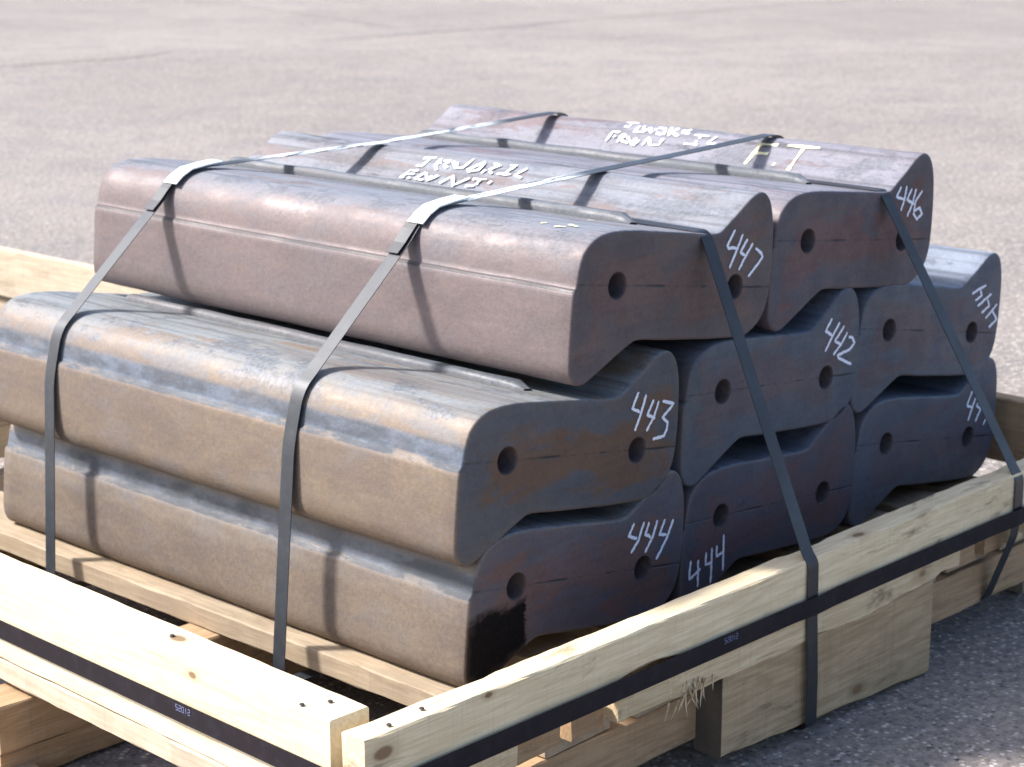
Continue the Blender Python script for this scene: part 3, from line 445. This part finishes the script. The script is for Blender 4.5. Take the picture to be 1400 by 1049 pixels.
def strokes_end(lst, wd, seed):
    vs, fs = [], []; rng = random.Random(seed)
    for li, st in enumerate(lst):
        P = [Vector((a[0], a[1])) for a in st]; Q = []
        for a, b in zip(P[:-1], P[1:]):
            m = max(2, int((b - a).length / .0035))
            for k in range(m): Q.append(a.lerp(b, k / m))
        Q.append(P[-1]); n0 = len(vs)
        for i, q in enumerate(Q):
            t = (Q[min(i + 1, len(Q) - 1)] - Q[max(i - 1, 0)]).normalized(); s = Vector((-t.y, t.x))
            wv = wd * (.85 + .35 * rng.random()) * (.6 if i in (0, len(Q) - 1) else 1)
            o = s * wd * .12 * rng.uniform(-1, 1)
            y = -.0009 - .00006 * li
            vs.append((q.x + s.x * wv / 2 + o.x, y, q.y + s.y * wv / 2 + o.y)); vs.append((q.x - s.x * wv / 2 + o.x, y, q.y - s.y * wv / 2 + o.y))
        for i in range(len(Q) - 1): a = n0 + 2 * i; fs.append((a, a + 1, a + 3, a + 2))
    return vs, fs
def strokes_top(lst, wd, seed, gap=.07):
    vs, fs = [], []; rng = random.Random(seed)
    for li, st in enumerate(lst):
        n0 = len(vs)
        for i, q in enumerate(st):
            a = Vector(st[max(0, i - 1)][:3]); b = Vector(st[min(len(st) - 1, i + 1)][:3]); t = (b - a)
            if t.length < 1e-6: t = Vector((0, 1, 0))
            n = Vector((q[3], 0, q[4])).normalized()
            s = t.normalized().cross(n).normalized(); p = Vector(q[:3]) + n * (.0006 + .00008 * li)
            wv = wd * (.55 + .8 * rng.random())
            vs.append(p + s * wv / 2); vs.append(p - s * wv / 2)
        for i in range(len(st) - 1):
            a = n0 + 2 * i
            if rng.random() > gap: fs.append((a, a + 1, a + 3, a + 2))
    return vs, fs
YAW = R(1.28)
LAB = {
 '447': ('pinkish brown steel block chalked 447, lying on top above the block marked 443', ),
 '446': ('purple-grey steel block chalked 446 and painted F.T, on top at the right', ),
 '443': ('tan and blue scaled steel block chalked 443, directly under the block marked 447', ),
 '444': ('tan steel block with black paint stain and 444 below the block marked 443', ),
 '442': ('blue-grey steel block chalked 442, middle one of the second layer', ),
 'D2': ('dark plum steel block with 444 chalked low at its lower left corner', ),
 'C3': ('slate steel block with its chalk number written upside down, right end of the second layer', ),
 'D3': ('slate blue steel block chalked 441 behind the strap, bottom right of the stack', ),
}
RIBS = {'447': (.186, .118, 1.235), '446': (.205, .14, 1.24), '443': (.158, .098, 1.21), 'C3': (.18, .13, 1.22)}
ZOF = {}
for bi, (nm, (px, pz, rt)) in enumerate(POSE.items()):
    x = px * math.cos(YAW); y = px * math.sin(YAW)
    me = block_mesh(bi * 3.7 + 1)
    o = link('steel_block', me, M[nm]); o.location = (x, y, pz)
    o.rotation_mode = 'QUATERNION'
    o.rotation_quaternion = Quaternion((0, 0, 1), YAW) @ Quaternion((0, -1, 0), R(rt))
    tag(o, LAB[nm][0], 'steel block', 'shaped steel blocks strapped on the pallet')
    for h in HOLES:
        ho = bpy.data.objects.new('bolt_hole', HOLE); col.objects.link(ho); ho.parent = o; ho.location = (h[0], -.0004, h[1])
    if nm in RIBS:
        vs, fs = rib_mesh(RIBS[nm][0], RIBS[nm][1], RIBS[nm][2], .0185, .016 if nm == '443' else .022)
        from_py('raised_rib', vs, fs, M['rib'], o, True)
    if nm in NUM:
        vs, fs = strokes_end(NUM[nm], .0056, bi)
        t = from_py('chalk_number', vs, fs, M['chalk'], o)
    for k, mt, wd in (('a', 'paint', .0070), ('b', 'ypaint', .0085)):
        if nm + k == '447b':
            for st in WRI['447b']:
                vs, fs = strokes_top([st], .006, bi); from_py('paint_mark', vs, fs, M[mt], o)
        elif nm + k == '446b':
            for idx in ((2, 3, 4), (5,), (0, 1)):
                vs, fs = strokes_top([WRI['446b'][q] for q in idx], wd, bi, 0)
                from_py('painted_letter' if len(idx) > 1 else 'painted_dot', vs, fs, M[mt], o)
        elif nm + k in WRI:
            vs, fs = strokes_top(WRI[nm + k], wd, bi)
            from_py('painted_writing', vs, fs, M[mt], o)

# ------------------------------------------------------------------ boards
def board(name, parent, size, loc, mat, rz=0., ry=0., rag=.0012, seed=0, nx=None, fn=None, bev=.0025, rx=0.):
    """length along object X; size = (length, width, height); edges scuffed and uneven"""
    L, W, H = size; nx = nx or max(8, int(L / .03)); bm = bmesh.new()
    prof = [(-W / 2 + bev, -H / 2), (W / 2 - bev, -H / 2), (W / 2, -H / 2 + bev), (W / 2, H / 2 - bev), (W / 2 - bev, H / 2), (-W / 2 + bev, H / 2), (-W / 2, H / 2 - bev), (-W / 2, -H / 2 + bev)]
    rings = []
    for i in range(nx + 1):
        x = -L / 2 + L * i / nx; xe = x + (bev if i == 0 else -bev if i == nx else 0) * 0; rg = []
        for k, (y, z) in enumerate(prof):
            dy = rag * nz((x, k, seed), 9) + rag * .8 * nz((x, k, seed + 3), 40); dz = rag * nz((x, k + 9, seed), 9) + rag * .8 * nz((x, k + 9, seed + 3), 40)
            dx = rag * nz((x, y * 60, z * 60), 1, seed) if i in (0, nx) else 0
            X, Yv, Zv = x + dx, y + dy, z + dz
            if fn: X, Yv, Zv = fn(X, Yv, Zv)
            rg.append(bm.verts.new((X, Yv, Zv)))
        rings.append(rg)
    for a, b in zip(rings[:-1], rings[1:]):
        for k in range(8): bm.faces.new((a[k], a[(k + 1) % 8], b[(k + 1) % 8], b[k]))
    bm.faces.new(rings[0]); bm.faces.new(list(reversed(rings[-1])))
    o = from_bm(name, bm, mat, parent); o.location = loc; o.rotation_euler = (rx, ry, rz); return o
pal = empty('wooden_pallet', (.55, .55, ZG)); tag(pal, 'pine pallet with upright side boards carrying the strapped steel blocks', 'pallet')
PO = Vector((.55, .55, ZG))
def pb(name, size, loc, mat, **k): return board(name, pal, size, Vector(loc) - PO, mat, **k)
ALY = R(90)
# left frame board (runs along Y)
def leftfn(x, y, z):
    return x, y + .003 * math.sin(x * 2.2), z + .002 * math.sin(x * 3 + 1)
lb = pb('frame_board', (1.86, .073, .146), (-.5085, .748, -.2945), M['left'], rz=ALY, seed=1, fn=leftfn, rag=.0016); lb['label'] = 'fresh pale pine board along the left side'
pb('base_board', (1.90, .13, .038), (-.478, .752, -.3885), M['base'], rz=ALY, seed=2, rag=.003)
# front rail (runs along X) with a waney notch at its lower edge
def railfn(x, y, z):
    if z < 0 and y < 0:
        z += .022 * math.exp(-((x + .49 + .05) / .10) ** 2)
    z += .003 * math.sin(x * 2.0)
    if z > 0 and y > .01: y += -.004 * (nz((x, 0, 3), 6) > .15) ; 
    return x, y, z
fr = pb('frame_board', (2.28, .048, .084), (.593, -.236, -.268), M['rail'], seed=3, fn=railfn, rag=.0022); fr['label'] = 'stained front rail with a waney lower edge'
def lowfn(x, y, z):
    if z < 0: z += .010 * nz((x, 0, 1), 4) + .006 * nz((x, 0, 2), 15) + (.012 if x > .42 else 0)
    if x < -.36 and y < 0: y += .010
    return x, y, z
pb('lower_board', (.98, .036, .062), (.480, -.242, -.345), M['lower'], seed=4, fn=lowfn, rag=.0025)
pb('lower_board', (.30, .036, .052), (-.392, -.238, -.342), M['lower'], seed=5, rag=.003)
pb('lower_board', (.34, .030, .050), (1.40, -.234, -.338), M['lower'], seed=6, rag=.003)
# right and back frame boards
pb('frame_board', (1.95, .045, .146), (1.685, .755, -.297), M['brown'], rz=ALY, seed=7)
pb('frame_board', (2.10, .045, .120), (.59, 1.70, -.30), M['rail'], seed=8)
# deck boards along Y
for k, (x, wd, top) in enumerate(((-.079, .160, -.377), (.13, .13, -.378), (.315, .14, -.373), (.515, .15, -.398), (.72, .14, -.397), (.90, .13, -.384), (1.075, .15, -.371), (1.27, .14, -.372), (1.45, .13, -.374))):
    pb('deck_board', (1.86, wd, .040), (x + .012, .735, top - .0205), M['deck'], rz=ALY + R(1.6 if k == 0 else 1.1), seed=20 + k, rag=.0022)
# short end pieces between the rail and the deck, seen in the gap under the rail
for k, (x, wd) in enumerate(((-.17, .10), (-.055, .075), (1.03, .10), (1.15, .07), (1.235, .05))):
    pb('spacer_block', (wd, .03, .045), (x, -.212, -.365), M['brown'] if k != 4 else M['lower'], seed=40 + k, rag=.002)
# cross bearers along X
for k, (y, x0, x1) in enumerate(((-.155, -.555, 1.72), (.630, -.60, 1.72), (1.52, -.56, 1.72))):
    pb('cross_bearer', (x1 - x0, .09, .084), ((x0 + x1) / 2, y, -.461), M['brown'], seed=50 + k, rag=.0025)
pb('bottom_runner', (2.32, .086, .054), (.56, .631, -.531), M['brown'], seed=55, rag=.003)
pb('bottom_runner', (2.2, .085, .054), (.55, 1.52, -.531), M['brown'], seed=56, rag=.003)
# front foot block
def footfn(x, y, z):
    if z < 0: z += -.034 * (x + .32) / .64 + .004 * nz((x, 0, 3), 12)
    else: z += .004 * nz((x, 0, 5), 8)
    return x, y, z
fb = pb('foot_block', (.640, .058, .150), (.569, -.2255, -.448), M['foot'], seed=60, fn=footfn, rag=.0015, bev=.004); fb['label'] = 'weathered short timber under the front rail'
M['endg'] = M['dark']
pb('foot_block', (.30, .06, .062), (1.55, -.13, -.529), M['dark'], seed=61, rag=.004)
# nails
def disc(name, r, h, seg=10):
    bm = bmesh.new(); bmesh.ops.create_cone(bm, cap_ends=True, segments=seg, radius1=r, radius2=r * .8, depth=h)
    me = bpy.data.meshes.new(name); bm.to_mesh(me); bm.free(); me.materials.append(M['hole']); return me
ND = disc('nail', .0042, .002)
for (x, y, z) in ((-.535, -.115, -.2205), (-.50, -.135, -.2205), (-.49, -.246, -.2255), (-.42, -.238, -.2255), (-.502, .23, -.2205)):
    o = bpy.data.objects.new('nail', ND); col.objects.link(o); o.parent = pal; o.location = Vector((x, y, z)) - PO
# torn fibres at the broken left end of the lower board
vs, fs = [], []; rng = random.Random(5)
for k in range(22):
    x = rng.gauss(.165, .020); z0 = -.350 - rng.uniform(0, .028); L = rng.uniform(.014, .042); a = -rng.uniform(.1, 1.5); wv = rng.uniform(.0012, .0035)
    d = Vector((math.sin(a), -.25 * rng.random() - .05, -math.cos(a))); p = Vector((x, -.262, z0)) - PO; q = Vector((math.cos(a), 0, math.sin(a))) * wv; n0 = len(vs)
    bend = Vector((rng.uniform(-.006, .006), -.006 * rng.random(), 0))
    vs += [p - q, p + q, p + Vector((0, .003, 0)), p + d * L * .55 - q * .6 + bend, p + d * L * .55 + q * .6 + bend, p + d * L * .55 + bend + Vector((0, .002, 0)), p + d * L + bend * 2.4]
    fs += [tuple(n0 + i for i in f) for f in ((0, 1, 4, 3), (1, 2, 5, 4), (2, 0, 3, 5), (3, 4, 6), (4, 5, 6), (5, 3, 6), (0, 2, 1))]
tf = from_py('torn_fibre', vs, fs, M['lower'], pal); tf['kind'] = 'stuff'

# ------------------------------------------------------------------ straps
def strap(name, path, width, side, mat, label, group, thick=.0014, rad=.02):
    P = smooth_path(path, rad); o0 = P[0]
    vs, fs = ribbon([p - o0 for p in P], width, side, thick)
    o = from_py(name, vs, fs, mat); o.location = o0; tag(o, label, 'strap', group); return o
def cross(x, z, y): return (x, y, z)
def load_strap(yb, yt, yf, label, mat):
    rz = lambda q: (q[0] * math.cos(YAW) - q[1] * math.sin(YAW), q[0] * math.sin(YAW) + q[1] * math.cos(YAW), q[2])
    pts = [(-.08, -.442, yb), (-.150, -.440, yb), (-.1715, -.425, yb), (-.172, -.40, yb), (-.146, -.20, yb + (yt - yb) * .5), (-.122, -.03, yt), (-.1095, .022, yt), (-.1005, .053, yt), (-.088, .074, yt), (-.066, .092, yt),
           (.158, .286, yt), (.176, .306, yt), (.196, .324, yt), (.222, .337, yt), (.262, .3415, yt), (.45, .351, (yt + yf) / 2), (.668, .3600, yf), (.690, .3610, yf), (.95, .368, yf), (1.232, .3775, yf), (1.254, .372, yf), (1.272, .356, yf), (1.300, .30, yf), (1.545, .148, yf), (1.59, .09, yf), (1.612, -.40, yf)]
    return strap('tie_strap', [rz((x, y, z)) for x, z, y in pts], .031, (0, 1, 0), mat, label, 'blued steel straps tying down the load')
LS1 = load_strap(1.045, 1.085, .985, 'flat steel strap across the load nearest the far left end', M['glare'])
LS2 = load_strap(.375, .392, .375, 'flat steel strap across the middle of the load, right of the other cross strap', M['glare2'])
def clip(st, y0, slope, x0):
    rz = lambda q: Vector((q[0] * math.cos(YAW) - q[1] * math.sin(YAW), q[0] * math.sin(YAW) + q[1] * math.cos(YAW), q[2]))
    a = Vector((x0, y0, .341)); b = Vector((x0 + .085, y0, .3455))
    pts = [Vector((x, y0, z)) for x, z in ((.180, .3150), (.198, .3290), (.222, .3405), (.262, .3455), (.300, .3480))]
    L = st.location
    v, f = ribbon([rz(p + Vector((-.0012, 0, .0030))) - L for p in pts], .039, (0, 1, 0), .0026)
    o = from_py('strap_seal', v, f, M['seal'], st)
    # the loose tail of the strap under the seal
    pts = [(.262, .3450), (.222, .3408), (.193, .3275), (.172, .308), (.150, .286), (.131, .270)]
    v, f = ribbon([rz((x, y0 + .0105, z)) - L for x, z in pts], .029, (0, 1, 0), .0012)
    from_py('strap_tail', v, f, M['strap'], st)
clip(LS1, 1.075, 0, .205); clip(LS2, .385, 0, .212)
def end_strap(xt, zt, xr, low, label):
    pts = [(xt, 1.36, -.40), (xt, 1.325, zt - .03), (xt, 1.30, zt), (xt, .9, zt + .001), (xt, .4, zt + .001), (xt, .0223 * xt + .010, zt + .0005), (xt, .0223 * xt - .0035, zt - .011), (xr - .004, -.252, -.215), (xr, -.2635, -.235)] + low
    return strap('tie_strap', pts, .031, (1, 0, 0), M['strap'], label, 'blued steel straps tying down the load', rad=.009)
end_strap(.513, .3045, .4825, [(.4835, -.2645, -.33), (.489, -.2665, -.45), (.4905, -.266, -.538), (.48, -.22, -.551), (.48, -.12, -.553)], 'flat steel strap running down the end face of the block marked 447')
end_strap(1.091, .3115, 1.170, [(1.171, -.2635, -.30), (1.17, -.258, -.355), (1.176, -.203, -.50), (1.17, -.15, -.506), (1.17, -.05, -.506)], 'rightmost flat steel strap, passing the chalked 446 and slanting down to the rail')
# perimeter band round the frame
zb = -.311
pb_path = [(1.712, 1.73, zb), (-.5475, 1.73, zb), (-.5475, -.262, zb), (1.712, -.268, zb), (1.712, 1.70, zb)]
pts = smooth_path(pb_path, .006)
per = [Vector((p.x, p.y, p.z)) for p in pts]
for p in per:
    if p.y < -.25: p.y = -.2665 - (.0035 if abs(p.x - .4835) < .035 or abs(p.x - 1.17) < .035 else 0)
o0 = per[0]; vs, fs = ribbon([p - o0 for p in per], .033, (0, 0, 1), .0012)
bandobj = from_py('perimeter_strap', vs, fs, M['band']); bandobj.location = o0
tag(bandobj, 'wide black band wrapped horizontally round the pallet side boards', 'strap')
# faint batch print on the band: 52012
SEG = {'5': [[(1, 1), (0, 1), (0, .5), (1, .5), (1, 0), (0, 0)]], '2': [[(0, 1), (1, 1), (1, .5), (0, .5), (0, 0), (1, 0)]], '0': [[(0, 0), (0, 1), (1, 1), (1, 0), (0, 0)]], '1': [[(.5, 0), (.5, 1)]]}
def prnt(origin, ux, nrm, parent):
    vs, fs = [], []
    for i, ch in enumerate('52012'):
        for st in SEG[ch]:
            p = [Vector(origin) + Vector(ux) * (.0075 * i + .0045 * a) + Vector((0, 0, .009 * b)) - parent.location for a, b in st]
            v, f = ribbon(p, .0013, nrm, .0003) if False else ribbon([q for q in p], .0003, nrm, .0013)
            n0 = len(vs); vs += v; fs += [tuple(k + n0 for k in t) for t in f]
    from_py('batch_print', vs, fs, M['ink'], parent)
prnt((-.5484, .165, zb + .002), (0, -1, 0), (1, 0, 0), bandobj)
prnt((.235, -.2674, zb + .002), (1, 0, 0), (0, 1, 0), bandobj)

# ------------------------------------------------------------------ second pallet behind, only its side board shows
p2 = empty('wooden_pallet', (1.2, 3.4, ZG), (0, 0, R(2.4))); tag(p2, 'pale board-sided pallet standing behind the load, at the far left edge', 'pallet')
board('frame_board', p2, (2.6, .028, .15), (-.16, .1, .292), M['base'], rz=ALY, seed=71)
board('base_board', p2, (2.6, .12, .03), (-.10, .1, .205), M['deck'], rz=ALY, seed=72)
for k, yy in enumerate((-1.1, 0., 1.2)): board('cross_bearer', p2, (.72, .09, .19), (-.40, yy, .095), M['brown'], seed=73 + k)
for k, xx in enumerate((-.30, -.48, -.66)): board('deck_board', p2, (2.5, .12, .03), (xx, .1, .206), M['deck'], rz=ALY, seed=80 + k)
# loose plank lying flat at the lower left
lp = board('loose_plank', None, (.9, .11, .022), (-.60, .55, ZG + .018), M['deck'], rz=R(84), seed=90)
tag(lp, 'pale loose plank lying flat on the ground at the lower left corner', 'plank')
